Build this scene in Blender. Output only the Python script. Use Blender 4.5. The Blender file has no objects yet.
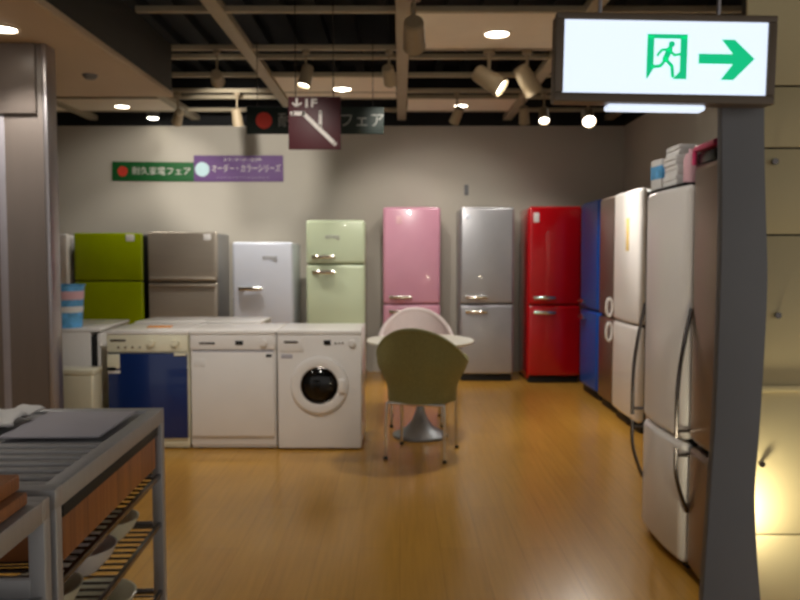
import bpy, bmesh, math, random
from mathutils import Vector, Matrix
random.seed(7)
C = bpy.context.scene.collection
PI = math.pi
H, F, TH = 1.378, 778.0, math.radians(3.237)      # eye height, focal length in pixels, downward pitch

# ------------------------------------------------------------------ helpers
def zat(py, D):                                     # height of pixel row py at distance D
    return H - D*math.tan(math.atan((py-300)/F)+TH)
def xat(px, D, z=1.378):
    return (px-400)/F*(D*math.cos(TH)+(H-z)*math.sin(TH))
def lin(c):
    return c/12.92 if c <= .04045 else ((c+.055)/1.055)**2.4
def rgb(r, g, b):
    return (lin(r/255), lin(g/255), lin(b/255), 1)

def mat(name, col, rough=.5, metal=0, vary=.06, scale=6, stretch=(1,1,1), bump=0, coat=0, emit=0, trans=0, ior=1.45):
    m = bpy.data.materials.new(name); m.use_nodes = True
    nt = m.node_tree; b = nt.nodes['Principled BSDF']
    tc = nt.nodes.new('ShaderNodeTexCoord'); mp = nt.nodes.new('ShaderNodeMapping')
    mp.inputs['Scale'].default_value = stretch
    nz = nt.nodes.new('ShaderNodeTexNoise'); nz.inputs['Scale'].default_value = scale; nz.inputs['Detail'].default_value = 4
    nt.links.new(tc.outputs['Object'], mp.inputs['Vector']); nt.links.new(mp.outputs['Vector'], nz.inputs['Vector'])
    rp = nt.nodes.new('ShaderNodeValToRGB')
    rp.color_ramp.elements[0].position = .3; rp.color_ramp.elements[1].position = .7
    rp.color_ramp.elements[0].color = [c*(1-vary) for c in col[:3]]+[1]
    rp.color_ramp.elements[1].color = [min(1, c*(1+vary)) for c in col[:3]]+[1]
    nt.links.new(nz.outputs['Fac'], rp.inputs['Fac']); nt.links.new(rp.outputs['Color'], b.inputs['Base Color'])
    b.inputs['Roughness'].default_value = rough; b.inputs['Metallic'].default_value = metal
    b.inputs['Coat Weight'].default_value = coat
    b.inputs['Transmission Weight'].default_value = trans; b.inputs['IOR'].default_value = ior
    if bump:
        bp = nt.nodes.new('ShaderNodeBump'); bp.inputs['Strength'].default_value = bump; bp.inputs['Distance'].default_value = .01
        nt.links.new(nz.outputs['Fac'], bp.inputs['Height']); nt.links.new(bp.outputs['Normal'], b.inputs['Normal'])
    if emit:
        b.inputs['Emission Color'].default_value = col; b.inputs['Emission Strength'].default_value = emit
    return m

def planks(name, c1, c2, cm, rough, rotz, bw, rh, mort=.004, grain=.35):
    m = bpy.data.materials.new(name); m.use_nodes = True
    nt = m.node_tree; b = nt.nodes['Principled BSDF']
    tc = nt.nodes.new('ShaderNodeTexCoord'); mp = nt.nodes.new('ShaderNodeMapping'); mp.inputs['Rotation'].default_value = (0,0,rotz)
    br = nt.nodes.new('ShaderNodeTexBrick'); br.inputs['Scale'].default_value = 1
    br.inputs['Color1'].default_value = c1; br.inputs['Color2'].default_value = c2; br.inputs['Mortar'].default_value = cm
    br.inputs['Mortar Size'].default_value = mort; br.inputs['Brick Width'].default_value = bw; br.inputs['Row Height'].default_value = rh
    br.inputs['Mortar Smooth'].default_value = .3
    nt.links.new(tc.outputs['Object'], mp.inputs['Vector']); nt.links.new(mp.outputs['Vector'], br.inputs['Vector'])
    m2 = nt.nodes.new('ShaderNodeMapping'); m2.inputs['Scale'].default_value = (2, 40, 1)
    nz = nt.nodes.new('ShaderNodeTexNoise'); nz.inputs['Scale'].default_value = 1.2; nz.inputs['Detail'].default_value = 6
    nt.links.new(mp.outputs['Vector'], m2.inputs['Vector']); nt.links.new(m2.outputs['Vector'], nz.inputs['Vector'])
    mx = nt.nodes.new('ShaderNodeMix'); mx.data_type = 'RGBA'; mx.blend_type = 'MULTIPLY'
    rp = nt.nodes.new('ShaderNodeValToRGB')
    rp.color_ramp.elements[0].color = (1-grain,)*3+(1,); rp.color_ramp.elements[1].color = (1,1,1,1)
    rp.color_ramp.elements[0].position = .3; rp.color_ramp.elements[1].position = .65
    nt.links.new(nz.outputs['Fac'], rp.inputs['Fac']); mx.inputs[0].default_value = 1
    nt.links.new(br.outputs['Color'], mx.inputs[6]); nt.links.new(rp.outputs['Color'], mx.inputs[7])
    nt.links.new(mx.outputs[2], b.inputs['Base Color']); b.inputs['Roughness'].default_value = rough
    return m

class MB:
    def __init__(s): s.bm = bmesh.new()
    def _add(s, geom_verts, M):
        for v in geom_verts: v.co = M @ v.co
    def merge(s, t, M=None):
        if M is not None: bmesh.ops.transform(t, matrix=M, verts=t.verts)
        me = bpy.data.meshes.new('tmp'); t.to_mesh(me); t.free(); s.bm.from_mesh(me); bpy.data.meshes.remove(me)
        return s
    def box(s, x0, x1, y0, y1, z0, z1, bev=.003, seg=2, M=None):
        t = bmesh.new(); bmesh.ops.create_cube(t, size=1)
        for v in t.verts:
            v.co = Vector(((x0+x1)/2+v.co.x*(x1-x0), (y0+y1)/2+v.co.y*(y1-y0), (z0+z1)/2+v.co.z*(z1-z0)))
        b = min(bev, .45*min(abs(x1-x0), abs(y1-y0), abs(z1-z0)))
        if b > 0: bmesh.ops.bevel(t, geom=t.edges[:], offset=b, segments=seg, profile=.5, affect='EDGES')
        return s.merge(t, M)
    def cyl(s, p0, p1, r0, r1=None, n=20, bev=0):
        r1 = r0 if r1 is None else r1
        p0, p1 = Vector(p0), Vector(p1); d = p1-p0; L = d.length
        t = bmesh.new(); bmesh.ops.create_cone(t, cap_ends=True, segments=n, radius1=r0, radius2=r1, depth=L)
        M = Matrix.Translation((p0+p1)/2) @ d.to_track_quat('Z', 'Y').to_matrix().to_4x4()
        return s.merge(t, M)
    def lathe(s, prof, n=40, M=None):
        t = bmesh.new(); rings = []
        for r, z in prof:
            if r < 1e-5: rings.append([t.verts.new((0,0,z))])
            else: rings.append([t.verts.new((r*math.cos(2*PI*k/n), r*math.sin(2*PI*k/n), z)) for k in range(n)])
        for a, b in zip(rings, rings[1:]):
            for k in range(n):
                k2 = (k+1) % n
                if len(a) == 1 and len(b) == 1: continue
                if len(a) == 1: t.faces.new((a[0], b[k2], b[k]))
                elif len(b) == 1: t.faces.new((a[k], a[k2], b[0]))
                else: t.faces.new((a[k], a[k2], b[k2], b[k]))
        bmesh.ops.recalc_face_normals(t, faces=t.faces)
        return s.merge(t, M)
    def tube(s, pts, r, n=10, closed=False):
        t = bmesh.new(); pts = [Vector(p) for p in pts]; rings = []; N = len(pts)
        up = Vector((0.13, .21, .97)).normalized()
        for i, p in enumerate(pts):
            a = pts[(i-1) % N] if closed else pts[max(i-1, 0)]; b = pts[(i+1) % N] if closed else pts[min(i+1, N-1)]
            d = (b-a).normalized(); u = d.cross(up).normalized(); w = d.cross(u).normalized()
            rr = r[i] if isinstance(r, (list, tuple)) else r
            rings.append([t.verts.new(p+rr*(math.cos(2*PI*k/n)*u+math.sin(2*PI*k/n)*w)) for k in range(n)])
        for i in range(N if closed else N-1):
            a, b = rings[i], rings[(i+1) % N]
            for k in range(n): t.faces.new((a[k], a[(k+1) % n], b[(k+1) % n], b[k]))
        if not closed:
            t.faces.new(rings[0][::-1]); t.faces.new(rings[-1])
        bmesh.ops.recalc_face_normals(t, faces=t.faces)
        return s.merge(t)
    def prism(s, pts, y0, y1, axis='y', bev=0, seg=2, M=None):
        """outline pts in (x,z) pushed along y, or in (x,y) pushed along z"""
        t = bmesh.new()
        f = (lambda p, d: (p[0], d, p[1])) if axis == 'y' else (lambda p, d: (p[0], p[1], d))
        a = [t.verts.new(f(p, y0)) for p in pts]; b = [t.verts.new(f(p, y1)) for p in pts]; n = len(pts)
        t.faces.new(a); t.faces.new(b[::-1])
        for k in range(n): t.faces.new((a[k], b[k], b[(k+1) % n], a[(k+1) % n]))
        bmesh.ops.recalc_face_normals(t, faces=t.faces)
        if bev:
            ed = [e for e in t.edges if len(e.link_faces) == 2 and e.calc_face_angle() > .6]
            bmesh.ops.bevel(t, geom=ed, offset=bev, segments=seg, profile=.5, affect='EDGES')
        return s.merge(t, M)
    def stroke(s, pts, w, y0, y1):                  # a flat bar bent along pts in the xz plane
        for a, b in zip(pts, pts[1:]):
            a, b = Vector((a[0], 0, a[1])), Vector((b[0], 0, b[1])); d = (b-a).normalized(); q = Vector((-d.z, 0, d.x))*w/2
            s.prism([((a+q).x, (a+q).z), ((b+q).x, (b+q).z), ((b-q).x, (b-q).z), ((a-q).x, (a-q).z)], y0, y1)
        for a in pts:
            s.prism([(a[0]+w/2*math.cos(2*PI*k/16), a[1]+w/2*math.sin(2*PI*k/16)) for k in range(16)], y0, y1)
        return s
    def build(s, name, m, parent=None, loc=None, ang=35):
        me = bpy.data.meshes.new(name); s.bm.to_mesh(me); s.bm.free()
        for p in me.polygons: p.use_smooth = True
        me.set_sharp_from_angle(angle=math.radians(ang))
        o = bpy.data.objects.new(name, me); C.objects.link(o); me.materials.append(m)
        if parent: o.parent = parent
        if loc: o.location = loc
        return o

def tag(o, label=None, cat=None, group=None, kind=None):
    for k, v in (('label', label), ('category', cat), ('group', group), ('kind', kind)):
        if v: o[k] = v
    return o
def thing(name, label, cat, loc=(0,0,0), rz=0, group=None):
    o = bpy.data.objects.new(name, None); C.objects.link(o); o.empty_display_size = .1
    o.location = loc; o.rotation_euler = (0, 0, rz)
    return tag(o, label, cat, group)
def copy_tree(o, parent=None):
    c = o.copy(); C.objects.link(c); c.parent = parent
    for ch in list(o.children): copy_tree(ch, c)
    return c
def text(name, body, size, m, parent, loc, depth=.002, align='CENTER', rz=0, bold=.0, sx=1.0):
    cu = bpy.data.curves.new('lettering', 'FONT'); cu.body = body; cu.size = size; cu.extrude = depth
    cu.align_x = align; cu.align_y = 'CENTER'; cu.offset = bold
    t = bpy.data.objects.new('lettering', cu); C.objects.link(t)
    dg = bpy.context.evaluated_depsgraph_get(); dg.update()
    me = bpy.data.meshes.new_from_object(t.evaluated_get(dg)); bpy.data.objects.remove(t)
    me.transform(Matrix.Scale(sx, 4, (1,0,0))); me.transform(Matrix.Rotation(PI/2, 4, 'X'))
    me.materials.clear(); me.materials.append(m)
    o = bpy.data.objects.new(name, me); C.objects.link(o); o.parent = parent; o.location = loc
    return o
def structure(name, mb, m, parent=None):
    o = mb.build(name, m, parent)
    if not parent: o['kind'] = 'structure'
    return o

# ------------------------------------------------------------------ materials
M_wall = mat('warm grey wall paint', rgb(192,186,174), .75, vary=.02, scale=2)
M_wallr = mat('taupe wall paint', rgb(150,136,116), .7, vary=.03, scale=2)
M_floor = planks('honey oak laminate', rgb(202,152,66), rgb(196,145,61), rgb(176,128,54), .22, PI/2, 1.2, .19, .002, .14)
M_deck = mat('black deck', rgb(20,21,23), .8, vary=.2, scale=3)
M_bar = mat('beige ceiling rail', rgb(168,156,132), .6, vary=.04)
M_tile = mat('cream ceiling tile', rgb(238,226,208), .8, vary=.02)
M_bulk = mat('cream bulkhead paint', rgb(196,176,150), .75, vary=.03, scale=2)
M_bulkside = mat('charcoal bulkhead side', rgb(52,50,44), .7, vary=.05)  # bulkhead side coloured darker than its underside
M_pillar = mat('grey brown pillar cladding', rgb(122,112,106), .4, vary=.04, stretch=(3,3,.3))
M_alu = mat('aluminium', rgb(176,172,176), .35, .8, vary=.04)
M_chrome = mat('chrome', rgb(216,212,204), .14, 1, vary=.02)
M_dchrome = mat('dark chrome', rgb(105,100,98), .25, 1, vary=.03)
M_steel = mat('brushed steel', rgb(196,186,172), .36, .7, vary=.05, scale=5, stretch=(1,1,60), bump=.02)
M_bsteel = mat('brushed bronze steel', rgb(150,132,120), .34, .9, vary=.05, scale=5, stretch=(60,60,1), bump=.02)
M_tsteel = mat('worktop steel', rgb(172,172,174), .48, .6, vary=.06, scale=8, stretch=(1,30,1))
M_dark = mat('matt black rubber', rgb(20,20,20), .6)
M_black = mat('black gloss plastic', rgb(16,16,17), .25)
M_white = mat('white enamel', rgb(228,224,220), .28, vary=.015, coat=.2)
M_whitec = mat('cool white enamel', rgb(216,222,236), .25, vary=.015, coat=.3)
M_cream = mat('cream enamel', rgb(226,222,198), .3, vary=.02, coat=.2)
M_mint = mat('pale green enamel', rgb(188,200,170), .25, vary=.015, coat=.4)
M_pink = mat('candy pink enamel', rgb(204,146,168), .22, vary=.02, coat=.5)
M_red = mat('signal red enamel', rgb(184,10,22), .2, vary=.03, coat=.6)
M_blue = mat('royal blue enamel', rgb(0,78,176), .4, vary=.03, coat=.15)
M_navy = mat('navy blue door enamel', rgb(10,40,98), .28, vary=.04, coat=.4)
M_green = mat('lime green enamel', rgb(150,168,0), .2, vary=.03, coat=.5)
M_silver = mat('metallic silver enamel', rgb(172,172,176), .34, .55, vary=.03, coat=.3)
M_panel = mat('dark grey end panel', rgb(122,124,128), .5, vary=.05, scale=3)
M_pcream = mat('ivory panel', rgb(214,200,156), .5, vary=.03, scale=2)
M_olive = mat('olive woven upholstery', rgb(142,138,88), .85, vary=.18, scale=120, bump=.25)
M_wchair = mat('white woven upholstery', rgb(238,224,222), .75, vary=.05, scale=120, bump=.2)
M_ttop = mat('white laminate tabletop', rgb(232,228,214), .35, vary=.01)
M_tbase = mat('grey cast pedestal', rgb(150,154,160), .4, .4, vary=.06)
M_wood = planks('reddish brown wood', rgb(176,110,54), rgb(158,94,44), rgb(104,58,26), .45, 0, .5, .12, .002, .4)
M_slate = mat('slate grey plate', rgb(172,169,178), .6, vary=.05)
M_ppr = mat('white paper', rgb(226,224,222), .8, vary=.03, bump=.3, scale=14)
M_maroon = mat('maroon sign board', rgb(72,22,30), .5, vary=.04)
M_dkgreen = mat('dark green banner cloth', rgb(18,34,28), .6, vary=.05)
M_bgreen = mat('green banner cloth', rgb(16,92,40), .6, vary=.05)
M_purple = mat('violet banner cloth', rgb(112,82,134), .6, vary=.05)
M_lett = mat('white lettering', rgb(226,220,214), .6)
M_dlett = mat('shaded white lettering', rgb(150,150,144), .6)  # white letters greyed to paint in the unlit banner's shade
M_rdot = mat('red dot print', rgb(206,60,44), .6)
M_cdot = mat('pale cyan disc print', rgb(196,226,232), .6)
M_sframe = mat('brown grey sign housing', rgb(112,100,86), .45, vary=.04)
M_sface = mat('lit sign face', rgb(220,234,255), .4, vary=0, emit=1.0)
M_sgreen = mat('lit sign green', rgb(0,182,122), .4, vary=0, emit=.95)
M_lens = mat('lamp lens', rgb(255,246,228), .3, vary=0, emit=14)
M_lensd = mat('dim lamp lens', rgb(190,170,140), .3, vary=0)
M_can = mat('beige lamp housing', rgb(158,142,116), .5, vary=.04)
M_glass = mat('dark porthole glass', rgb(10,9,9), .12, vary=.2, scale=9)
M_bluep = mat('blue printed paper', rgb(96,168,220), .6, vary=.3, scale=18)
M_yellow = mat('yellow enamel tin', rgb(226,196,120), .5)
M_orange = mat('orange printed paper', rgb(226,150,70), .6, vary=.2, scale=14)
M_hotpink = mat('hot pink plastic', rgb(206,60,110), .35)
M_ppink = mat('pale pink cloth', rgb(220,176,184), .7)
M_clear = mat('clear glassware', rgb(235,240,236), .05, vary=0, trans=1)

# ------------------------------------------------------------------ the setting
BW = 9.25                                           # distance of the back wall
structure('floor', MB().box(-6, 5, -3, BW+.2, -.1, 0, 0), M_floor)
structure('wall_back', MB().box(-6, 2.84, BW, BW+.15, 0, 2.905, 0), M_wall)
structure('wall_back_upper', MB().box(-6, 2.84, BW, BW+.15, 2.905, 3.6, 0), M_deck)
structure('wall_right', MB().box(2.64, 2.84, 2.81, BW, 0, 2.905, 0), M_wall)
structure('wall_right_upper', MB().box(2.64, 2.84, 2.81, BW, 2.905, 3.6, 0), M_deck)
structure('wall_left', MB().box(-6, -5.8, -3, BW, 0, 3.7, 0), M_wall)
mb = MB().box(-6, 5, -3, BW+.2, 3.6, 3.75, 0)
x = -5.9
while x < 5: mb.box(x, x+.09, -3, BW, 3.5, 3.6, 0); x += .3
structure('ceiling', mb, M_deck)

# cream partition behind the end panel: stacked ivory panels with dark seams and a proud ledge
PY = 2.75
zs = [0, zat(535, PY), zat(388, PY), zat(235, PY), zat(148, PY), zat(86, PY), 3.0]
core = structure('wall_partition', MB().box(1.21, 5, PY+.012, PY+.06, 0, 3.0, 0), M_bulkside)
for a, b in zip(zs, zs[1:]):
    structure('wall_panel', MB().box(1.205, 5, PY, PY+.014, a+.003, b-.003, .003), M_pcream, core)
structure('wall_ledge', MB().box(1.205, 5, PY-.012, PY, zat(388, PY)-.012, zat(388, PY)+.012, .003), M_pcream, core)
for px, py in ((773,162), (776,315), (760,463)):
    X = xat(px, PY, zat(py, PY)); Z = zat(py, PY)
    k = MB().cyl((X, PY, Z), (X, PY-.015, Z), .007, n=14).cyl((X, PY-.012, Z), (X, PY-.02, Z), .011, n=14).build('stud', M_dchrome, core)

# left: bulkhead under the ceiling and the clad pillar below it
BX = -1.75
bk = structure('ceiling_bulkhead', MB().box(-5.8, BX-.02, 1.2, 6.06, 2.6, 2.99, .004), M_bulk)
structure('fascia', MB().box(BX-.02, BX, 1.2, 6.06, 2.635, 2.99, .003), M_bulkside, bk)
structure('edge_trim', MB().box(BX-.03, BX+.006, 1.2, 6.066, 2.595, 2.635, .004), M_bulk, bk)
PD = 4.56; PX = -2.04
pl = structure('wall_pillar', MB().box(-5, PX-.015, PD, PD+.12, 0, 2.6, .004), M_pillar)
structure('corner_trim', MB().box(PX-.03, PX, PD-.006, PD+.126, 0, 2.6, .008), M_alu, pl)
structure('joint_strip', MB().box(xat(4, PD)-.02, xat(8, PD), PD-.004, PD, 0, 2.6, .002), M_slate, pl)
structure('wall_return', MB().box(-2.75, -2.1, PD-.02, PD, 2.2, 2.6, .004), M_pillar, pl)

# open ceiling grid: rails along and across
n = 0
for X in (-3.6, -2.4, -1.2, .02, 1.26, 2.45):
    structure('ceiling_beam', MB().box(X-.05, X+.05, (6.08 if X < BX else 2.9), BW, 2.97, 3.03, .004), M_bar)
for D in (5.23, 6.17, 6.44, 7.08, 7.75, 8.05, 8.75):
    structure('ceiling_rail', MB().box((BX+.01 if D < 6.06 else -5.8), 2.6, D-.022, D+.022, 2.98, 3.02, .004), M_bar)
def ceiling_tile(x0, x1, y0, y1):
    return structure('ceiling_panel', MB().box(x0, x1, y0, y1, 2.985, 3.01, .003), M_tile)
ceiling_tile(.08, 1.2, 5.26, 6.14)
ceiling_tile(-1.14, -.04, 7.11, 8.02)
ceiling_tile(.08, 1.2, 8.08, 8.72)
ceiling_tile(-3.54, -2.46, 8.08, 8.72); ceiling_tile(-5.7, -3.66, 8.08, 8.72)

# ------------------------------------------------------------------ refrigerators
def front_arc(w, bulge, back, n=14):
    pts = [(-w/2+w*k/n, -bulge*(1-(2*k/n-1)**2)) for k in range(n+1)]
    return pts+[(w/2, back), (-w/2, back)]
G_RETRO = 'coloured refrigerators along the back wall'
def refrigerator(label, x, front, w, d, h, m, doors, rz=0, handles='lever', emblem=None, sticker=None, bulge=.015, body=None, group=None, top_bev=.03, kick=.07, hm=None):
    """front: distance of the door face (or x of it when turned to face the aisle)"""
    loc = (x, front+d/2, 0) if rz == 0 else (front+d/2, x, 0)
    r = thing('refrigerator', label, 'refrigerator', loc, rz, group)
    y = -d/2
    MB().box(-w/2+.006, w/2-.006, y+.075, d/2, .03, h-.012, .02, 3).build('body', body or m, r)
    MB().box(-w/2+.02, w/2-.02, y+.05, y+.085, kick, h-.03, .002).build('gasket', M_dark, r)
    MB().box(-w/2+.02, w/2-.02, y+.04, d/2-.03, .0, kick-.006, .004).build('plinth', M_dark, r)
    hm = hm or M_chrome
    for i, (z0, z1) in enumerate(doors):
        dr = MB().prism(front_arc(w, bulge, .06), z0, z1, 'z', top_bev if bulge > 0 else .012, 4)
        for v in dr.bm.verts: v.co.y += y
        dr = dr.build('door', m, r)
        if handles == 'lever':
            zz = z0+.075 if i == len(doors)-1 else z1-.075
            if len(doors) == 1: zz = z0+(z1-z0)*.66
            hb = MB().tube([(-w*.36, y+.002, zz), (-w*.36, y-.035, zz), (-w*.33, y-.045, zz), (-w*.14, y-.05, zz), (w*.0, y-.045, zz)], [.014, .014, .018, .023, .016], 12)
            hb.cyl((-w*.08, y-.045, zz), (-w*.08, y+.0, zz), .012); hb.box(-w*.40, -w*.30, y-.022, y-.002, zz-.02, zz+.02, .008)
            hb.build('handle', hm, dr)
        elif handles == 'ring':
            zz = z0+.1 if i == len(doors)-1 else z1-.1
            hb = MB().tube([(-w*.42+.012*math.cos(a)*0, y-.02-.05*(.5+.5*math.cos(a)), zz+.075*math.sin(a)) for a in [2*PI*k/24 for k in range(24)]], .012, 10, True)
            hb.build('handle', M_white, dr)
        elif handles == 'bar':
            zz = z0+.03 if i == len(doors)-1 else z1-.03
            hb = MB().box(-w*.48, w*.48, y-.03, y+.004, zz-.012, zz+.012, .005); hb.build('handle', hm, dr)
        elif handles == 'bow':
            up = i == len(doors)-1
            za, zb = (z0+.01, z0+.57) if up else (z0+.24, z1-.01)
            pts = []
            for k in range(17):
                t = k/16; zz = za+(zb-za)*t; u = t if not up else 1-t
                pts.append((-w*.46, y-.055*math.sin(min(1, u*1.35)*PI/2)-.004, zz))
            ze = pts[0][2]+.03 if up else pts[-1][2]-.03
            hb = MB().tube(pts, .009, 10).cyl((-w*.46, y-.055, ze), (-w*.46, y+.01, ze), .008, n=10)
            hb.build('handle', M_dchrome, dr)
        if emblem and i == len(doors)-1:
            text('lettering', emblem[0], emblem[1], M_chrome, dr, (emblem[2]*w, y-bulge*(1-(2*emblem[2])**2)-.002, z1-emblem[3]), .003)
        if sticker and i == len(doors)-1:
            sx, sz, sw, sh, sm = sticker
            t = MB().box(sx*w-sw/2, sx*w+sw/2, y-bulge*(1-(2*sx)**2)-.0035, y-bulge*(1-(2*sx)**2)+.002, z1-sz-sh, z1-sz, .001)
            t.build('sticker', sm, dr)
    return r
D0 = 8.5
def rx(a, b, D=D0): return (xat(a, D)+xat(b, D))/2, xat(b, D)-xat(a, D)
X, W = rx(22, 67, 8.5)
refrigerator('tall white refrigerator half hidden behind the grey pillar, beside the lime green one', X, 8.5, W, .68, 1.62, M_white, [(.08,.9),(.91,1.62)], 0, 'bar', group=G_RETRO, bulge=0)
X, W = rx(74, 142, 8.55)
refrigerator('lime green two-door refrigerator with a white sticker at its top corner', X, 8.55, W, .65, 1.63, M_green, [(.08,1.095),(1.11,1.63)], 0, 'none', sticker=(.33,.015,.09,.075,M_ppr), bulge=0, body=M_black, group=G_RETRO)
X, W = rx(148, 217, 8.55)
refrigerator('brushed steel two-door refrigerator between the lime green and white ones', X, 8.55, W, .65, 1.64, M_steel, [(.08,1.085),(1.10,1.64)], 0, 'bar', sticker=(.36,.02,.08,.07,M_ppr), bulge=0, body=M_tsteel, group=G_RETRO, hm=M_steel)
X, W = rx(232, 293, 8.2)
refrigerator('low white one-door retro refrigerator against the back wall', X, 8.2, W, .68, 1.525, M_whitec, [(.08,1.525)], 0, 'lever', emblem=('smeg', .075, .12, .16), group=G_RETRO)
X, W = rx(306, 365, 8.2)
refrigerator('pale mint green retro refrigerator with freezer door on top', X, 8.2, W, .68, zat(220, 8.2), M_mint, [(.08,1.285),(1.295,zat(220, 8.2))], 0, 'lever', emblem=('smeg', .075, -.05, .17), group=G_RETRO)
X, W = rx(383, 440.5, 8.5)
refrigerator('pink retro refrigerator behind the white tub chair', X, 8.5, W, .68, 1.91, M_pink, [(.08,.845),(.855,1.91)], 0, 'lever', sticker=(-.22,.1,.06,.08,M_ppink), group=G_RETRO)
X, W = rx(460, 514.5, 8.5)
refrigerator('silver grey retro refrigerator with two chrome handles, beside the red one', X, 8.5, W, .68, 1.91, M_silver, [(.08,.845),(.855,1.91)], 0, 'lever', sticker=(-.36,.08,.05,.05,M_whitec), group=G_RETRO)
X, W = rx(528.5, 582, 8.38)
refrigerator('bright red retro refrigerator in the corner', X, 8.38, W, .68, 1.91, M_red, [(.08,.845),(.855,1.91)], 0, 'lever', sticker=(-.36,.07,.06,.1,M_ppr), group=G_RETRO)

# the row along the right-hand wall, doors to the aisle
G_SIDE = 'refrigerators along the side wall'
refrigerator('royal blue retro refrigerator facing the aisle, next to the red one', 7.66, 1.86, .68, .7, 1.91, M_blue, [(.08,.845),(.855,1.91)], -PI/2, 'lever', group=G_SIDE)
refrigerator('bronze-toned steel refrigerator between the blue one and the white one with ring handles', 6.985, 1.85, .5, .7, 1.9, M_bsteel, [(.08,.83),(.845,1.9)], -PI/2, 'none', group=G_SIDE, body=M_black, bulge=.008)
wr = refrigerator('white two-door refrigerator with white ring handles facing the aisle', 6.32, 1.83, .72, .72, 1.9, M_white, [(.08,.83),(.84,1.9)], -PI/2, 'ring', sticker=(.12,.22,.07,.26,M_yellow), group=G_SIDE, bulge=.012)
# the two nearer, deeper ones with curved doors and bow handles
refrigerator('glossy white refrigerator with curved doors and dark bow handles, under the tray', 3.615, 1.226, .55, .74, 1.685, M_white, [(.03,.565),(.575,1.685)], -PI/2, 'bow', group=G_SIDE, bulge=.018, kick=.03)
refrigerator('steel refrigerator with curved doors and dark bow handles beside the dark end panel', 3.085, 1.25, .5, .74, 1.76, M_bsteel, [(.03,.56),(.585,1.76)], -PI/2, 'bow', group=G_SIDE, bulge=.018, kick=.03)

# tray and goods on top of the near refrigerators
TZ = 1.687
tag(MB().prism([(1.235,3.40),(1.66,3.40),(1.66,3.88),(1.235,3.88)], TZ, TZ+.012, 'z', .003).build('serving_tray', M_dark), 'thin black tray lying on top of the curved white refrigerator', 'tray')
TZ += .012
bx = thing('carton', 'small pale blue and white carton standing on the black tray', 'box', (1.30, 3.82, TZ), .1)
MB().box(-.055, .055, -.06, .06, 0, .145, .004).build('box_body', M_ppr, bx)
MB().box(-.056, .056, -.061, .061, .05, .115, .003).build('blue_band', M_bluep, bx)
zz = TZ
for i, (w, h, dx) in enumerate(((.17,.05,0), (.165,.045,.004), (.16,.045,-.005), (.15,.045,.002))):
    lab = ['lowest', 'second lowest', 'second highest', 'topmost'][i]+' folded white towel in the stack on the black tray'
    tw = MB()
    pts = []
    for k in range(13):
        a = -PI/2+PI*k/12; pts.append((w/2-h/2+h/2*math.cos(a), h/2+h/2*math.sin(a)))
    pts += [(-w/2, h), (-w/2, h*.55), (-w/2+.01, h*.5), (-w/2, h*.45), (-w/2, 0)]
    tw.prism(pts, -.085, .085, 'y', .004)
    tag(tw.build('folded_towel', M_ppr, None, (1.335+dx, 3.64, zz)), lab, 'towel', 'folded towels on the tray'); zz += h
tag(MB().lathe([(0,0),(.035,0),(.037,.01),(.037,.1),(.03,.125),(.016,.135),(.016,.15),(0,.15)], 24).build('pink_bottle', M_ppink, None, (1.29, 3.46, TZ)), 'small pale pink bottle on the black tray beside the towels', 'bottle')
kt = thing('plastic_stand', 'pink plastic stand with a black top on the steel refrigerator', 'stand', (1.325, 3.215, 1.762))
MB().box(-.07, .07, -.1, .1, .0, .05, .01).build('black_cushion', M_black, kt)
tp = MB().tube([(-.075, .112, .0), (-.075, .112, .05), (-.075, .095, .068), (-.075, 0, .07), (-.075, -.11, .07)], .011, 10)
tp.box(-.085, .07, -.11, .11, .055, .07, .007); tp.build('frame', M_hotpink, kt)

# ------------------------------------------------------------------ dark wavy end panel, lamp behind it
ED = 2.5
def ex(px, py): return xat(px, ED, zat(py, ED))
lft = [(722,60), (722,150), (721.5,250), (719,330), (716,410), (712,470), (707,540), (703,600)]
rgt = [(765,60), (765,150), (767,230), (768,280), (765,350), (760,430), (755.5,490), (757,545), (761,600)]
def smooth(pts, n=8):
    out = []
    P = [pts[0]]+pts+[pts[-1]]
    for i in range(1, len(P)-2):
        for k in range(n):
            t = k/n; a, b, c, d = P[i-1], P[i], P[i+1], P[i+2]
            out.append(tuple(.5*((2*b[j])+(-a[j]+c[j])*t+(2*a[j]-5*b[j]+4*c[j]-d[j])*t*t+(-a[j]+3*b[j]-3*c[j]+d[j])*t**3) for j in (0,1)))
    return out+[pts[-1]]
L = [(ex(*p), zat(p[1], ED)) for p in smooth(lft)]; R = [(ex(*p), zat(p[1], ED)) for p in smooth(rgt)]
out = L+[(L[-1][0], 0)]+[(R[-1][0], 0)]+R[::-1]
structure('wall_end_panel', MB().prism(out, ED, ED+.04, 'y', .004), M_panel)
ul = thing('wall_uplight', 'small lamp glowing on the ivory wall behind the dark wavy panel', 'lamp', (1.16, PY-.085, 0))
MB().cyl((0,0,0), (0,0,.02), .045).cyl((0,0,.02), (0,0,.36), .012).build('stem', M_dchrome, ul)
MB().lathe([(0,.36),(.03,.36),(.035,.40),(.035,.44),(0,.44)], 20).build('lamp_shade', M_lens, ul)

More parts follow.
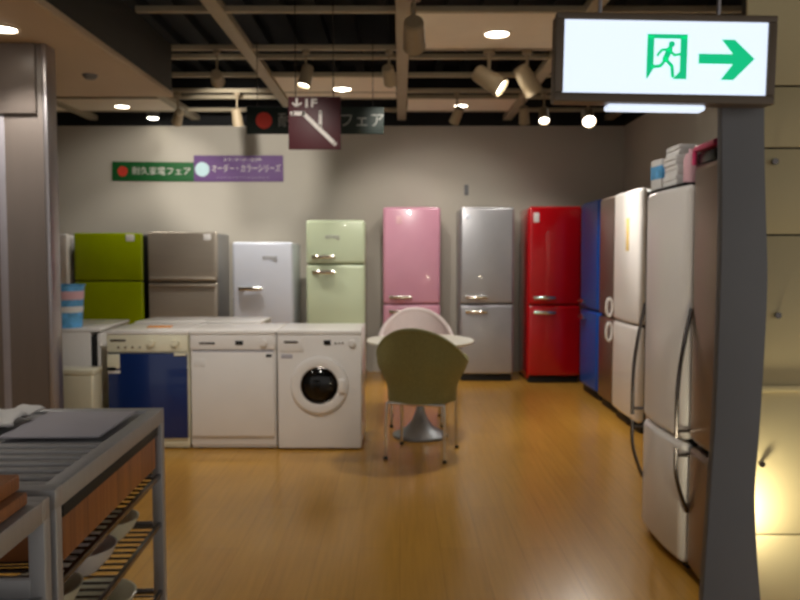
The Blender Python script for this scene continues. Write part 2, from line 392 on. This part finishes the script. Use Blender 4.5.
# ------------------------------------------------------------------ washing appliances in front
def appliance(name, label, cat, x0, x1, front, d, h, m, group=None):
    r = thing(name, label, cat, ((x0+x1)/2, front+d/2, 0), 0, group); w = x1-x0
    MB().box(-w/2+.002, w/2-.002, -d/2+.02, d/2, .03, h-.03, .006).build('body', m, r)
    MB().box(-w/2+.001, w/2-.001, -d/2-.004, d/2, h-.032, h, .008, 3).build('worktop', M_white, r)
    for sx in (-1, 1):
        for sy in (-1, 1):
            MB().cyl((sx*(w/2-.05), sy*(d/2-.07), 0), (sx*(w/2-.05), sy*(d/2-.07), .035), .02, n=14).build('foot', M_dark, r)
    return r, w, -d/2
def knob(r, x, y, z, rad=.024, m=M_white):
    k = MB().cyl((x,y,z), (x,y-.006,z), rad*1.2, n=24).cyl((x,y-.005,z), (x,y-.03,z), rad, rad*.85, n=24).box(x-.004, x+.004, y-.034, y-.028, z-rad*.8, z+rad*.8, .001)
    return k.build('knob', m, r)
FD = 5.465
G_FRONT = 'appliances in the front row'
r, w, y = appliance('dishwasher', 'cream dishwasher with a navy blue door', 'dishwasher', xat(111,5.6), xat(192,5.6), FD, .58, .855, M_cream, G_FRONT)
MB().box(-w/2+.004, w/2-.004, y, y+.03, .70, .822, .008, 3).build('control_panel', M_cream, r)
dr = MB().box(-w/2+.012, w/2-.012, y-.004, y+.03, .085, .69, .006).build('door', M_navy, r)
MB().box(-w/2+.012, -w/2+.10, y-.02, y, .585, .688, .008).build('latch_plate', M_cream, dr)
MB().box(-w/2+.01, -w/2+.075, y-.024, y-.018, .575, .595, .003).build('latch_slot', M_black, dr)
MB().box(-w/2+.01, -w/2+.10, y-.006, y-.003, .55, .57, .001).build('sticker', M_ppr, dr)
MB().box(w/2-.10, w/2-.012, y-.014, y, .675, .695, .004).build('door_trim', M_cream, dr)
MB().box(-w/2+.004, w/2-.004, y+.03, y+.06, .012, .08, .004).build('kick_plate', M_cream, r)
for xx in (.03, .20): knob(r, xx, y, .765, .026, M_cream)
for xx in (-.2,-.15,-.1,-.05): MB().cyl((xx, y+.002, .735), (xx, y-.008, .735), .008, n=14).build('button', M_chrome, r)
MB().box(-w/2+.03, -w/2+.14, y-.002, y+.002, .775, .79, .001).build('name_plate', M_dchrome, r)
r, w, y = appliance('dishwasher', 'plain white dishwasher in the middle of the front row', 'dishwasher', xat(193,5.6), xat(278,5.6), FD, .58, .855, M_white, G_FRONT)
MB().box(-w/2+.004, w/2-.004, y, y+.03, .715, .822, .008, 3).build('control_panel', M_white, r)
dr = MB().box(-w/2+.012, w/2-.012, y-.004, y+.03, .10, .70, .006).build('door', M_white, r)
MB().box(-w/2+.02, w/2-.02, y+.012, y+.03, .695, .72, .002).build('grip_recess', M_slate, r)
MB().box(w/2-.07, w/2-.03, y-.008, y, .665, .685, .003).build('catch', M_dark, dr)
MB().box(-w/2+.03, -w/2+.11, y-.0055, y-.003, .60, .655, .001).build('sticker', M_ppr, dr)
MB().box(-w/2+.004, w/2-.004, y+.03, y+.06, .012, .092, .004).build('kick_plate', M_white, r)
MB().box(-w/2+.07, -w/2+.18, y-.002, y+.002, .755, .77, .001).build('name_plate', M_dchrome, r)
MB().box(.02, .075, y-.002, y+.002, .75, .78, .001).build('display', M_black, r)
knob(r, w/2-.085, y, .768, .028, M_white)
r, w, y = appliance('washing_machine', 'white front-loading washing machine with a dark round porthole', 'washing machine', xat(279,5.6), xat(362.5,5.6), FD, .58, .855, M_white, G_FRONT)
MB().box(-w/2+.004, w/2-.004, y, y+.03, .012, .822, .01, 3).build('front_panel', M_white, r)
MB().box(-w/2+.02, -w/2+.19, y-.006, y+.004, .70, .80, .004).build('detergent_drawer', M_white, r)
MB().box(-w/2+.05, -w/2+.15, y-.009, y-.004, .765, .78, .001).build('name_plate', M_dchrome, r)
MB().box(.03, .08, y-.003, y+.002, .75, .785, .001).build('display', M_black, r)
for xx in (.115,.14,.165): MB().cyl((xx, y+.002, .765), (xx, y-.008, .765), .008, n=14).build('button', M_chrome, r)
knob(r, w/2-.07, y, .765, .026, M_white)
MB().box(-w/2+.03, -w/2+.11, y-.0025, y+.002, .655, .685, .001).build('sticker', M_slate, r)
cz = .4655; RX = Matrix.Translation((0, y, cz)) @ Matrix.Rotation(PI/2, 4, 'X')
dr = MB().lathe([(.205,.0),(.205,.015),(.195,.028),(.165,.036),(.135,.03),(.122,.012),(.122,0)], 48, RX).build('door', M_white, r)
MB().lathe([(.124,.012),(.118,.02),(.09,.034),(.045,.044),(0,.047)], 40, RX).build('glass', M_glass, dr)
MB().lathe([(.133,.028),(.127,.031),(.121,.026),(.121,.014)], 48, RX).build('rim', M_dchrome, dr)
MB().box(.135, .18, y-.055, y-.02, cz-.05, cz+.05, .01, 3).build('handle', M_white, dr)
# back row: two white units whose tops show behind the front row
G_BACK = 'white appliances behind the front row'
for lab, a, b in (('white appliance behind the navy blue dishwasher, only its top showing', 152, 212), ('white appliance behind the plain white dishwasher, only its top showing', 213, 270)):
    r, w, y = appliance('dishwasher', lab, 'dishwasher', xat(a, 6.6), xat(b, 6.6), 6.13, .5, .86, M_white, G_BACK)
    MB().box(-w/2+.01, w/2-.01, .25, .265, .1, .8, .004).build('door', M_white, r)
tag(MB().box(-.085, .085, -.06, .06, 0, .006, .001).build('brochure', M_orange, None, (xat(160,5.75), 5.72, .855)), 'orange printed brochure lying on the navy-doored dishwasher', 'brochure')
br_o = C.objects['brochure']; br_o.rotation_euler = (0, 0, .12)

# left: white machine side-on to us and the things round it
LX = -2.2
r = thing('washing_machine', 'white machine turned to the aisle with a blue bucket on top', 'washing machine', (LX-.33, 5.98, 0), PI/2+.09)
MB().box(-.41, .41, -.26, .33, .03, .83, .006).build('body', M_white, r)
MB().box(-.415, .415, -.33, .335, .828, .856, .008, 3).build('worktop', M_white, r)
MB().box(-.40, .40, -.33, -.30, .32, .82, .008).build('door', M_white, r)
MB().box(-.40, .40, -.29, -.26, .34, .80, .002).build('gasket', M_dark, r)
MB().box(-.40, .40, -.32, -.26, .05, .315, .006).build('lower_panel', M_cream, r)
for sx in (-1,1):
    for sy in (-.2,.28): MB().cyl((sx*.36, sy, 0), (sx*.36, sy, .035), .02, n=12).build('foot', M_dark, r)
b = thing('bucket', 'blue and white patterned bucket standing on the side-on white machine', 'bucket', (xat(70, 5.7)-.02, 5.7, .856))
BH = .31
prof = lambda t: .092+.02*t
def band(t0, t1, m, nm, e=.0):
    MB().lathe([(prof(t0)+e, BH*t0), (prof(t1)+e, BH*t1), (prof(t1)-.006, BH*t1), (prof(t0)-.006, BH*t0)] + [(prof(t0)+e, BH*t0)], 36).build(nm, m, b)
MB().lathe([(0,0),(prof(0),0),(prof(1),BH),(prof(1)-.005,BH),(prof(0)-.005,.006),(0,.006)], 36).build('bucket_body', M_bluep, b)
band(.36, .50, M_ppr, 'white_band', .002); band(.66, .86, M_ppink, 'pale_band', .002)
MB().tube([((prof(1)+.003)*math.cos(2*PI*k/36), (prof(1)+.003)*math.sin(2*PI*k/36), BH) for k in range(36)], .006, 8, True).build('rim', M_bluep, b)
bn = thing('bounce_box', 'low cream box added for warm bounce on the white machine, beside the navy-doored dishwasher', 'bin', (-2.16+.0, 5.42, 0))  # added box paints in warm bounce light on the machine's lower part
MB().box(-.26, .05, -.12, .05, 0, .56, .012, 3).build('bounce_box_body', M_cream, bn)
MB().box(-.266, .056, -.126, .056, .56, .60, .01, 3).build('lid', M_cream, bn)

# ------------------------------------------------------------------ chairs and table
def tub_chair(label, loc, rz, m, group):
    r = thing('tub_chair', label, 'chair', loc, rz, group)
    A = math.radians(122); N = 44; K = 10
    def topz(th): return .655+.23*max(0, math.cos(th))**1.2 if abs(th) < PI/2 else .655+.05*(abs(th)-PI/2)
    def pt(th, t, off):
        z0 = .39; z1 = topz(th); z = z0+(z1-z0)*t
        u = min(1, max(0, ((z-z0)/.45-.15)/.45)); k = u*u*(3-2*u)
        rx_ = .228+.078*k+off; ry_ = .228+.05*k+.04*max(0, (z-z0-.2))+off
        return Vector((rx_*math.sin(th), -ry_*math.cos(th), z))
    t = bmesh.new(); grid = {}
    for s_, off in ((0, .012), (1, -.018)):
        for i in range(N+1):
            for j in range(K+1): grid[s_, i, j] = t.verts.new(pt(-A+2*A*i/N, j/K, off))
    for s_ in (0, 1):
        for i in range(N):
            for j in range(K): t.faces.new((grid[s_,i,j], grid[s_,i+1,j], grid[s_,i+1,j+1], grid[s_,i,j+1]))
    for i in range(N):
        for j in (0, K): t.faces.new((grid[0,i,j], grid[0,i+1,j], grid[1,i+1,j], grid[1,i,j]))
    for j in range(K):
        for i in (0, N): t.faces.new((grid[0,i,j], grid[0,i,j+1], grid[1,i,j+1], grid[1,i,j]))
    bmesh.ops.recalc_face_normals(t, faces=t.faces)
    MB().merge(t).build('backrest', m, r, ang=60)
    path = [pt(-A, j/8, -.003) for j in range(8)]+[pt(-A+2*A*i/N, 1, -.003) for i in range(N+1)]+[pt(A, 1-j/8, -.003) for j in range(1, 9)]
    MB().tube(path, .02, 10).build('piping', m, r, ang=60)
    MB().lathe([(0,.385),(.205,.385),(.212,.40),(.212,.44),(.198,.465),(.15,.478),(0,.482)], 40).build('seat', m, r, ang=60)
    MB().tube([(.195*sx, .2*sy, .382) for sx, sy in ((-1,-1),(1,-1),(1,1),(-1,1))], .011, 8, True).build('seat_frame', M_chrome, r)
    for sx in (-1, 1):
        for sy in (-1, 1):
            lg = MB().tube([(.195*sx, .2*sy, .385), (.2*sx, .205*sy, .3), (.205*sx, .215*sy, .012)], .0115, 12).build('leg', M_chrome, r)
            MB().cyl((.205*sx, .215*sy, 0), (.205*sx, .215*sy, .02), .014, n=14).build('foot_cap', M_dark, lg)
    return r
G_CH = 'tub chairs at the round table'
tub_chair('olive green tub chair on chrome legs, its back to the aisle', (.155, 5.37, 0), math.radians(-15), M_olive, G_CH)
tub_chair('white tub chair across the round table in front of the pink refrigerator', (.135, 6.42, 0), math.radians(180), M_wchair, G_CH).scale = (1, 1, 1.035)
t = thing('round_table', 'small round white table between the olive and white tub chairs', 'table', (.155, 5.9, 0))
MB().lathe([(0,.715),(.37,.715),(.40,.72),(.41,.73),(.41,.738),(.402,.745),(0,.745)], 64).build('tabletop', M_ttop, t)
MB().lathe([(.022,.06),(.022,.69),(.10,.70),(.10,.716),(0,.716)], 32).build('column', M_tbase, t)
MB().lathe([(0,0),(.205,0),(.21,.008),(.205,.02),(.17,.035),(.11,.07),(.065,.12),(.04,.18),(.024,.25),(.024,.26)], 48).build('base', M_tbase, t)

# ------------------------------------------------------------------ steel kitchen islands at the left
def island(name, label, x0, x1, y0, y1, h):
    r = thing(name, label, 'work table', ((x0+x1)/2, (y0+y1)/2, 0)); w, d = (x1-x0)/2, (y1-y0)/2
    fr = MB().box(-w, w, -d, -d+.045, h-.05, h, .004).box(-w, w, d-.045, d, h-.05, h, .004).box(-w, -w+.045, -d+.04, d-.04, h-.05, h, .004).box(w-.045, w, -d+.04, d-.04, h-.05, h, .004)
    fr.build('top_frame', M_tsteel, r)
    for sx in (-1,1):
        for sy in (-1,1):
            lg = MB().box(sx*(w-.018)-.018, sx*(w-.018)+.018, sy*(d-.018)-.018, sy*(d-.018)+.018, .03, h-.045, .003).build('leg', M_tsteel, r)
            MB().cyl((sx*(w-.018), sy*(d-.018), 0), (sx*(w-.018), sy*(d-.018), .035), .022, n=16).build('foot', M_dark, lg)
    return r, w, d
X0, X1, Y0, Y1, TH_ = -1.9, -.78, 1.735, 2.69, .85
r, w, d = island('work_table', 'steel work table with a slatted top and open shelves under it', X0, X1, Y0, Y1, TH_)
for k in range(7):
    yy = -d+.085+k*.064
    MB().box(-w+.04, w-.04, yy-.016, yy+.016, TH_-.028, TH_-.008, .006).build('slat', M_tsteel, r)
MB().box(-w+.04, w-.04, .0, d-.04, TH_-.03, TH_-.011, .002).build('worktop', M_tsteel, r)
dw = MB().box(-w+.05, w-.012, -d+.07, d-.07, .655, .765, .006).build('drawer_box', M_wood, r)
MB().box(w-.022, w-.006, -d+.06, d-.06, .765, .80, .003).build('drawer_rail', M_dark, r)
for z in (.62, .45, .21):
    sh = MB().box(-w+.02, -w+.034, -d+.02, d-.02, z-.012, z+.006, .003).box(w-.02, w-.006, -d+.02, d-.02, z-.012, z+.006, .003)
    sh.box(-w+.03, w-.015, -d+.02, -d+.034, z-.012, z+.006, .003).box(-w+.03, w-.015, d-.034, d-.02, z-.012, z+.006, .003)
    yy = -d+.07
    while yy < d-.05: sh.cyl((-w+.03, yy, z), (w-.015, yy, z), .004, n=8); yy += .045
    sh.build('shelf', M_dchrome, r)  # dark metal paints in the shadow on the shelf edges
tag(MB().box(X1-.36, X1-.07, 2.235, 2.605, TH_+.0005, TH_+.007, .003).build('hob_plate', M_slate), 'flat slate grey plate let into the steel work table top', 'plate')
# crumpled white wrapping paper
t = bmesh.new(); bmesh.ops.create_grid(t, x_segments=26, y_segments=22, size=.5)
for v in t.verts:
    q = v.co
    v.co.z = .02+.014*math.sin(q.x*17+3*q.y)*math.cos(q.y*14-2*q.x)+.007*math.sin(31*q.x+11*q.y)
    v.co.x = q.x*.42+.012*math.sin(q.y*18); v.co.y = q.y*.34+.01*math.sin(q.x*19)
t2 = MB().merge(t)
o = t2.build('wrapping_paper', M_ppr, None, (-1.36, 2.43, TH_+.003)); sm = o.modifiers.new('thickness', 'SOLIDIFY'); sm.thickness = .003
tag(o, 'crumpled white wrapping paper on the steel work table', 'paper')
# dishes on the shelves
G_D = 'dishes on the steel table shelves'
def bowl(label, x, y, z, rr, hh, m):
    o = MB().lathe([(0,0),(rr*.5,0),(rr*.55,.006),(rr*.85,hh*.55),(rr,hh),(rr-.005,hh),(rr*.8,hh*.55),(rr*.45,.012),(0,.012)], 32).build('mixing_bowl', m, None, (x, y, z))
    return tag(o, label, 'bowl', G_D)
bowl('pale bowl on the upper open shelf near the far leg', X1-.14, 2.50, .457, .1, .07, M_cream)
bowl('pale bowl on the upper open shelf halfway along the table', X1-.14, 2.24, .457, .11, .075, M_white)
bowl('pale bowl on the upper open shelf at the slatted end', X1-.14, 1.96, .457, .11, .075, M_cream)
bowl('wide pale bowl on the lowest shelf near the far leg', X1-.16, 2.42, .217, .13, .09, M_cream)
bowl('wide pale bowl on the lowest shelf at the slatted end', X1-.16, 2.08, .217, .13, .09, M_white)

r, w, d = island('trolley', 'low steel trolley with an open frame holding wooden boards', -1.9, -.78, .95, 1.705, .845)
MB().box(-w+.03, w-.006, -d+.03, d-.03, .60, .63, .003).box(-w+.03, w-.03, d-.04, d-.01, .62, .67, .003).build('shelf', M_tsteel, r)
MB().box(-w+.04, w-.006, -d+.03, d-.03, .25, .28, .003).build('shelf', M_tsteel, r)
MB().box(-w+.04, w-.04, -d+.1, -d+.14, .80, .825, .003).box(-w+.04, w-.04, d-.14, d-.10, .80, .825, .003).build('support_rail', M_tsteel, r)
G_B = 'wooden boards on the trolley'
tag(MB().box(-.35, .35, -.28, .28, 0, .028, .005).build('wooden_board', M_wood, None, (-1.15, 1.36, .847)), 'lower wooden board lying in the steel trolley frame', 'board', G_B)
o = MB().box(-.33, .33, -.28, .28, 0, .034, .005).build('wooden_board', M_wood, None, (-1.15, 1.37, .8765)); tag(o, 'upper wooden board on top of the other one', 'board', G_B)

# both stand slightly turned
TR = Matrix.Translation((-.78, 1.72, 0)) @ Matrix.Rotation(math.radians(2.6), 4, 'Z') @ Matrix.Translation((.78, -1.72, 0))
for o in [q for q in C.objects if q.parent is None and q.name.split('.')[0] in ('work_table', 'trolley', 'mixing_bowl', 'wrapping_paper', 'hob_plate', 'wooden_board')]:
    o.matrix_basis = TR @ o.matrix_basis
# ------------------------------------------------------------------ signs
SD = 2.4
sg = thing('exit_sign', 'lit exit sign with a green running figure and arrow', 'sign', (xat(665.5, SD, 1.978), SD, zat(57.5, SD)))
sg.rotation_euler = (0, math.radians(1.0), 0)
SW, SH = .309, .1095
MB().box(-SW-.024, SW+.024, .012, .07, -SH-.026, SH+.018, .006).build('housing', M_sframe, sg)
fr = MB()
for a in ((-SW-.026, SW+.026, SH, SH+.02), (-SW-.026, SW+.026, -SH-.027, -SH), (-SW-.026, -SW, -SH, SH), (SW, SW+.026, -SH, SH)): fr.box(a[0], a[1], -.006, .02, a[2], a[3], .004)
fr.build('frame', M_sframe, sg)
MB().box(-SW, SW, .002, .014, -SH, SH, 0).build('face', M_sface, sg)
S = 1/336.0
def sx(px): return (px-664)*S
def sz(py): return (58.5-py)*S
db = MB()
for pts in ([(645,37),(652,37),(652,70),(646,80),(645,80)], [(679,37),(686,37),(686,80),(672,80),(679,72)], [(645,35),(686,35),(686,39.5),(645,39.5)]):
    db.prism([(sx(a), sz(b)) for a, b in pts], -.001, .003)
db.build('doorway_symbol', M_sgreen, sg)
mn = MB()
P = lambda *q: [(sx(a), sz(b)) for a, b in q]
cx_, cz_ = sx(670), sz(45); mn.prism([(cx_+.0095*math.cos(2*PI*k/20), cz_+.0095*math.sin(2*PI*k/20)) for k in range(20)], -.001, .003)
mn.stroke(P((668,50),(664,60)), .018, -.001, .003)
mn.stroke(P((668,50),(660,51),(656,56)), .008, -.001, .003); mn.stroke(P((668,51),(673,56),(678,55)), .008, -.001, .003)
mn.stroke(P((664,61),(659,67),(651,68)), .010, -.001, .003); mn.stroke(P((665,61),(671,67),(672,77)), .010, -.001, .003)
mn.build('running_figure', M_sgreen, sg)
ar = MB(); ar.prism([(sx(a), sz(b)) for a, b in ((698,54),(733,54),(721,39.5),(734,39.5),(755,58.5),(734,80),(721,80),(733,64),(698,64))], -.001, .003)
ar.build('arrow', M_sgreen, sg)
MB().box(sx(608), sx(709), .015, .065, -SH-.045, -SH-.028, .006).build('lower_diffuser', M_sface, sg)
for px in (600, 723): MB().cyl((sx(px), .05, SH+.02), (sx(px), .05, 3.5-1.978), .006, n=10).build('hanging_rod', M_alu, sg)

# maroon escalator sign
MD = 5.0
o = thing('hanging_sign', 'maroon square sign with a white escalator symbol', 'sign', (xat(314.5, MD, 2.2), MD, zat(123, MD)))
q = .166
MB().box(-q, q, 0, .02, -q, q, .003).build('board', M_maroon, o)
u = 2*q/53
def P2(*pp): return [((a-314.5)*u, (123-b)*u) for a, b in pp]
es = MB().stroke(P2((292,113.5),(303.5,113.5),(335,144)), .026, -.004, .002); es.stroke(P2((320.5,112),(320.5,126)), .02, -.004, .002)
es.build('escalator_symbol', M_lett, o)
text('lettering', '↓1F', .072, M_lett, o, (P2((304,104))[0][0], -.002, P2((304,103.5))[0][1]), .002, bold=.002, sx=1.3)
for sx_ in (-.12, .12): MB().cyl((sx_, .01, q), (sx_, .01, 3.5-zat(123, MD)), .003, n=8).build('hanging_wire', M_dchrome, o)

# long dark banner behind it
BD = 5.9
o = thing('hanging_banner', 'long dark green banner with a red dot hanging behind the maroon sign', 'banner', (xat(315, BD, 2.57), BD, zat(120.5, BD)))
bw = xat(383, BD)-xat(247, BD); bh = zat(107, BD)-zat(134, BD)
MB().box(-bw/2, bw/2, 0, .012, -bh/2, bh/2, .003).build('cloth', M_dkgreen, o)
MB().cyl((-bw/2+.131, .004, .0), (-bw/2+.131, -.003, 0), .061, n=32).build('red_dot', M_rdot, o)
text('lettering', '耐久家電フェア', .115, M_dlett, o, (.12, -.001, -.004), .002)
for s_ in (-1, 1): MB().cyl((s_*bw*.42, .006, bh/2), (s_*bw*.42, .006, 2.98-zat(120.5, BD)), .003, n=8).build('hanging_wire', M_dchrome, o)

# banners on the back wall
o = thing('wall_banner', 'green banner with a red dot on the back wall', 'banner', (xat(154.5, BW-.02), BW-.02, zat(171.5, BW-.02)))
bw = xat(195, BW)-xat(114, BW); bh = zat(162, BW)-zat(181, BW)
MB().box(-bw/2, bw/2, 0, .018, -bh/2, bh/2, .003).build('cloth', M_bgreen, o)
MB().cyl((-bw/2+.125, .004, 0), (-bw/2+.125, -.003, 0), .06, n=32).build('red_dot', M_rdot, o)
text('lettering', '耐久家電フェア', .1, M_lett, o, (.1, -.001, 0), .002)
o.rotation_euler = (0, math.radians(.6), 0)
o = thing('wall_banner', 'violet banner with a pale round emblem on the back wall', 'banner', (xat(239.5, BW-.02), BW-.022, zat(168.5, BW-.02)))
bw = xat(284, BW)-xat(195.5, BW); bh = zat(155.5, BW)-zat(181.5, BW)
MB().box(-bw/2, bw/2, 0, .02, -bh/2, bh/2, .003).build('cloth', M_purple, o)
MB().cyl((-bw/2+.1, .004, -.01), (-bw/2+.1, -.003, -.01), .085, n=32).build('round_emblem', M_cdot, o)
text('lettering', 'オーダー・カラーシリーズ', .1, M_lett, o, (.09, -.001, -.005), .002, sx=.68)
text('lettering', 'カラーオーダー受付中', .045, M_lett, o, (.05, -.001, .1), .001)
text('lettering', '・・・・・・・・・・・・・・', .045, M_lett, o, (.05, -.001, -.11), .001)
hk = thing('wall_hook', 'small dark hook on the back wall above the silver refrigerator', 'hook', (xat(466, BW), BW, zat(190, BW)))
MB().box(-.025, .025, -.012, 0, -.06, .06, .004).tube([(0,-.01,-.03),(0,-.04,-.04),(0,-.05,-.02)], .006, 8).build('bracket', M_panel, hk)

# ------------------------------------------------------------------ lamps
def spot_light(name, loc, target, power, angle, blend=.6, size=.05, col=(1,.94,.85)):
    l = bpy.data.lights.new(name, 'SPOT'); l.energy = power*1.6; l.spot_size = math.radians(angle); l.spot_blend = blend
    l.shadow_soft_size = size; l.color = col
    o = bpy.data.objects.new(name, l); C.objects.link(o); o.location = loc
    o.rotation_euler = (Vector(target)-Vector(loc)).to_track_quat('-Z', 'Y').to_euler(); return o
G_TR = 'spotlights under the ceiling grid'
def track_spot(label, px, py, D, target, lit, power=0, angle=60, size=1.0, ztop=2.98):
    z = zat(py, D); x = xat(px, D, z); r = thing('track_spotlight', label, 'spotlight', (x, D, z), 0, G_TR)
    d = (Vector(target)-Vector((x, D, z))).normalized(); s = size
    MB().cyl((0,0,0), (0,0,ztop-z), .009*s, n=12).cyl((0,0,ztop-z-.03), (0,0,ztop-z), .03*s, n=16).build('stem', M_can, r)
    Q = d.to_track_quat('Z', 'Y').to_matrix().to_4x4()
    MB().lathe([(0,-.085*s),(.036*s,-.085*s),(.045*s,-.075*s),(.052*s,.07*s),(.055*s,.085*s),(.049*s,.085*s),(.046*s,.06*s),(.04*s,-.05*s),(0,-.05*s)], 28, Q).build('housing', M_can, r)
    MB().lathe([(0,.062*s),(.045*s,.062*s),(.045*s,.068*s),(0,.07*s)], 24, Q).build('lens', M_lens if lit else M_lensd, r)
    if power:
        l = spot_light('lamp_beam', (0,0,0), d, power, angle); l.parent = r; l.location = d*.1*s
        l.rotation_euler = d.to_track_quat('-Z', 'Y').to_euler()
# first row, hung below the double rail
tz = zat
track_spot('beige spotlight, first in the front row from the grey pillar', 217, 78, 6.17, (-1.85, 9.2, 2.4), True, 125, 42)
track_spot('beige spotlight above the maroon escalator sign', 306, 76, 6.17, (-1.15, 5.8, .85), True, 34, 64)
track_spot('beige spotlight close beside the ceiling beam over the pink refrigerator', 389, 75, 6.17, (.3, 8.5, 1.4), True, 50, 66)
track_spot('large beige spotlight high on the ceiling beam, biggest of them', 414, 34, 4.9, (.2, 8.4, 1.2), True, 45, 50, 1.35)
track_spot('bright tilted spotlight beside the lit downlight panel', 489, 80, 6.17, (1.85, 5.75, 1.9), True, 50, 60, 1.5)
track_spot('beige spotlight turned away, next to the bright tilted one', 527, 80, 6.17, (1.9, 6.6, 1.4), True, 40, 66, 1.4)
track_spot('small beige spotlight in the rear row nearest the bulkhead', 178, 117, 7.75, (-2.9, 9.2, 1.9), True, 22, 80)
track_spot('small beige spotlight in the rear row above the violet banner', 237, 117, 7.75, (-1.5, 8.3, 1.2), True, 48, 84)
track_spot('small lit spotlight in the rear row above the silver refrigerator', 457, 115, 7.75, (.2, 8.5, 1.9), True, 14, 80)
track_spot('small beige spotlight in the rear row over the red refrigerator', 524, 115, 7.75, (1.4, 8.5, 1.5), True, 14, 80)
track_spot('small bright spotlight in the rear row beside the exit sign', 544, 115, 7.75, (1.2, 6.0, .3), True, 10, 70)
track_spot('very bright spotlight aimed down at the aisle beside the exit sign', 588, 117, 7.6, (1.6, 5.2, 1.0), True, 40, 80, 1.25)
G_DL = 'recessed downlights'
def downlight(label, x, y, z, power=0, r_=.075, tgt=None, angle=110):
    r = thing('downlight', label, 'downlight', (x, y, z), 0, G_DL)
    MB().lathe([(r_,0),(r_*1.25,0),(r_*1.27,-.006),(r_*1.05,-.012),(r_,-.006),(r_,0)], 32).build('rim', M_tile, r)
    MB().lathe([(0,-.018),(r_*.6,-.014),(r_,-.003),(r_,0),(0,0)], 32).build('lens', M_lens, r)
    if power:
        l = spot_light('lamp_beam', (0,0,-.03), (0,0,-2), power, angle, .5, r_); l.parent = r
downlight('downlight in the ceiling panel above the silver refrigerator aisle', xat(497, 5.72, 2.985), 5.72, 2.985, 55, .085)
downlight('downlight in the ceiling panel behind the maroon sign', xat(342, 7.58, 2.985), 7.58, 2.985, 30, .085)
downlight('small downlight in the rear ceiling panel over the silver refrigerator', xat(461, 8.4, 2.985), 8.4, 2.985, 8, .07)
downlight('downlight in the rear ceiling panel behind the bulkhead', xat(122, 8.45, 2.985), 8.45, 2.985, 20, .075)
downlight('downlight in the bulkhead over the steel work table', xat(4, 4.25, 2.6), 4.25, 2.6, 25, .065)
downlight('added downlight under the bulkhead, out of view, brightening the work table', -2.1, 2.2, 2.6, 26, .065)  # extra lamp out of view, added to brighten the steel table
def can_downlight(label, x, y, z):
    r = thing('downlight', label, 'downlight', (x, y, z), 0, G_DL)
    MB().cyl((0,0,0), (0,0,3.5-z), .07, n=24).build('housing', M_panel, r)
    MB().lathe([(0,-.016),(.04,-.012),(.062,-.003),(.062,0),(0,0)], 28).build('lens', M_lens, r)
can_downlight('small round downlight hanging in the dark gap over the lime green refrigerator', xat(153, 9.05, 2.95), 9.05, 2.96)
can_downlight('small round downlight hanging in the dark gap next to the exit sign', xat(572, 8.1, 2.98), 8.1, 2.98)
# two unseen spotlights added above the frame to brighten appliances and white refrigerator
track_spot('added unseen spotlight over the aisle to brighten the washing machine and dishwashers', 250, -110, 3.2, (-1.25, 6.3, .7), True, 72, 54)
track_spot('added unseen spotlight over the aisle to brighten the curved white refrigerator', 330, -105, 3.2, (1.24, 3.65, 1.35), True, 40, 40)
sd = thing('smoke_detector', 'small dark round detector under the cream bulkhead', 'detector', (xat(97, 5.45, 2.6), zat and 5.33, 2.6))
MB().lathe([(0,-.03),(.03,-.03),(.045,-.015),(.05,0),(0,0)], 28).build('housing', M_panel, sd)
# glow behind the end panel
l = bpy.data.lights.new('uplight_glow', 'POINT'); l.energy = 6; l.shadow_soft_size = .03; l.color = (1,.88,.6)
o = bpy.data.objects.new('uplight_glow', l); C.objects.link(o); o.location = (1.17, PY-.085, .46)

# ambience of the rest of the shop
wd = bpy.data.worlds.new('shop ambience'); bpy.context.scene.world = wd; wd.use_nodes = True
bg = wd.node_tree.nodes['Background']; bg.inputs['Color'].default_value = (1, .95, .89, 1); bg.inputs['Strength'].default_value = .55

# ------------------------------------------------------------------ camera and colour
cam = bpy.data.cameras.new('camera'); co = bpy.data.objects.new('camera', cam); C.objects.link(co)
cam.sensor_width = 36; cam.lens = F/800*36; cam.clip_start = .05
cam.dof.use_dof = True; cam.dof.focus_distance = .5; cam.dof.aperture_fstop = 17   # the photograph is softly out of focus throughout
co.location = (0, 0, H); co.rotation_euler = (PI/2-TH, 0, 0)
S_ = bpy.context.scene; S_.camera = co
v = S_.view_settings; v.view_transform = 'Standard'; v.look = 'None'; v.gamma = 1; v.use_curve_mapping = False; v.exposure = 0
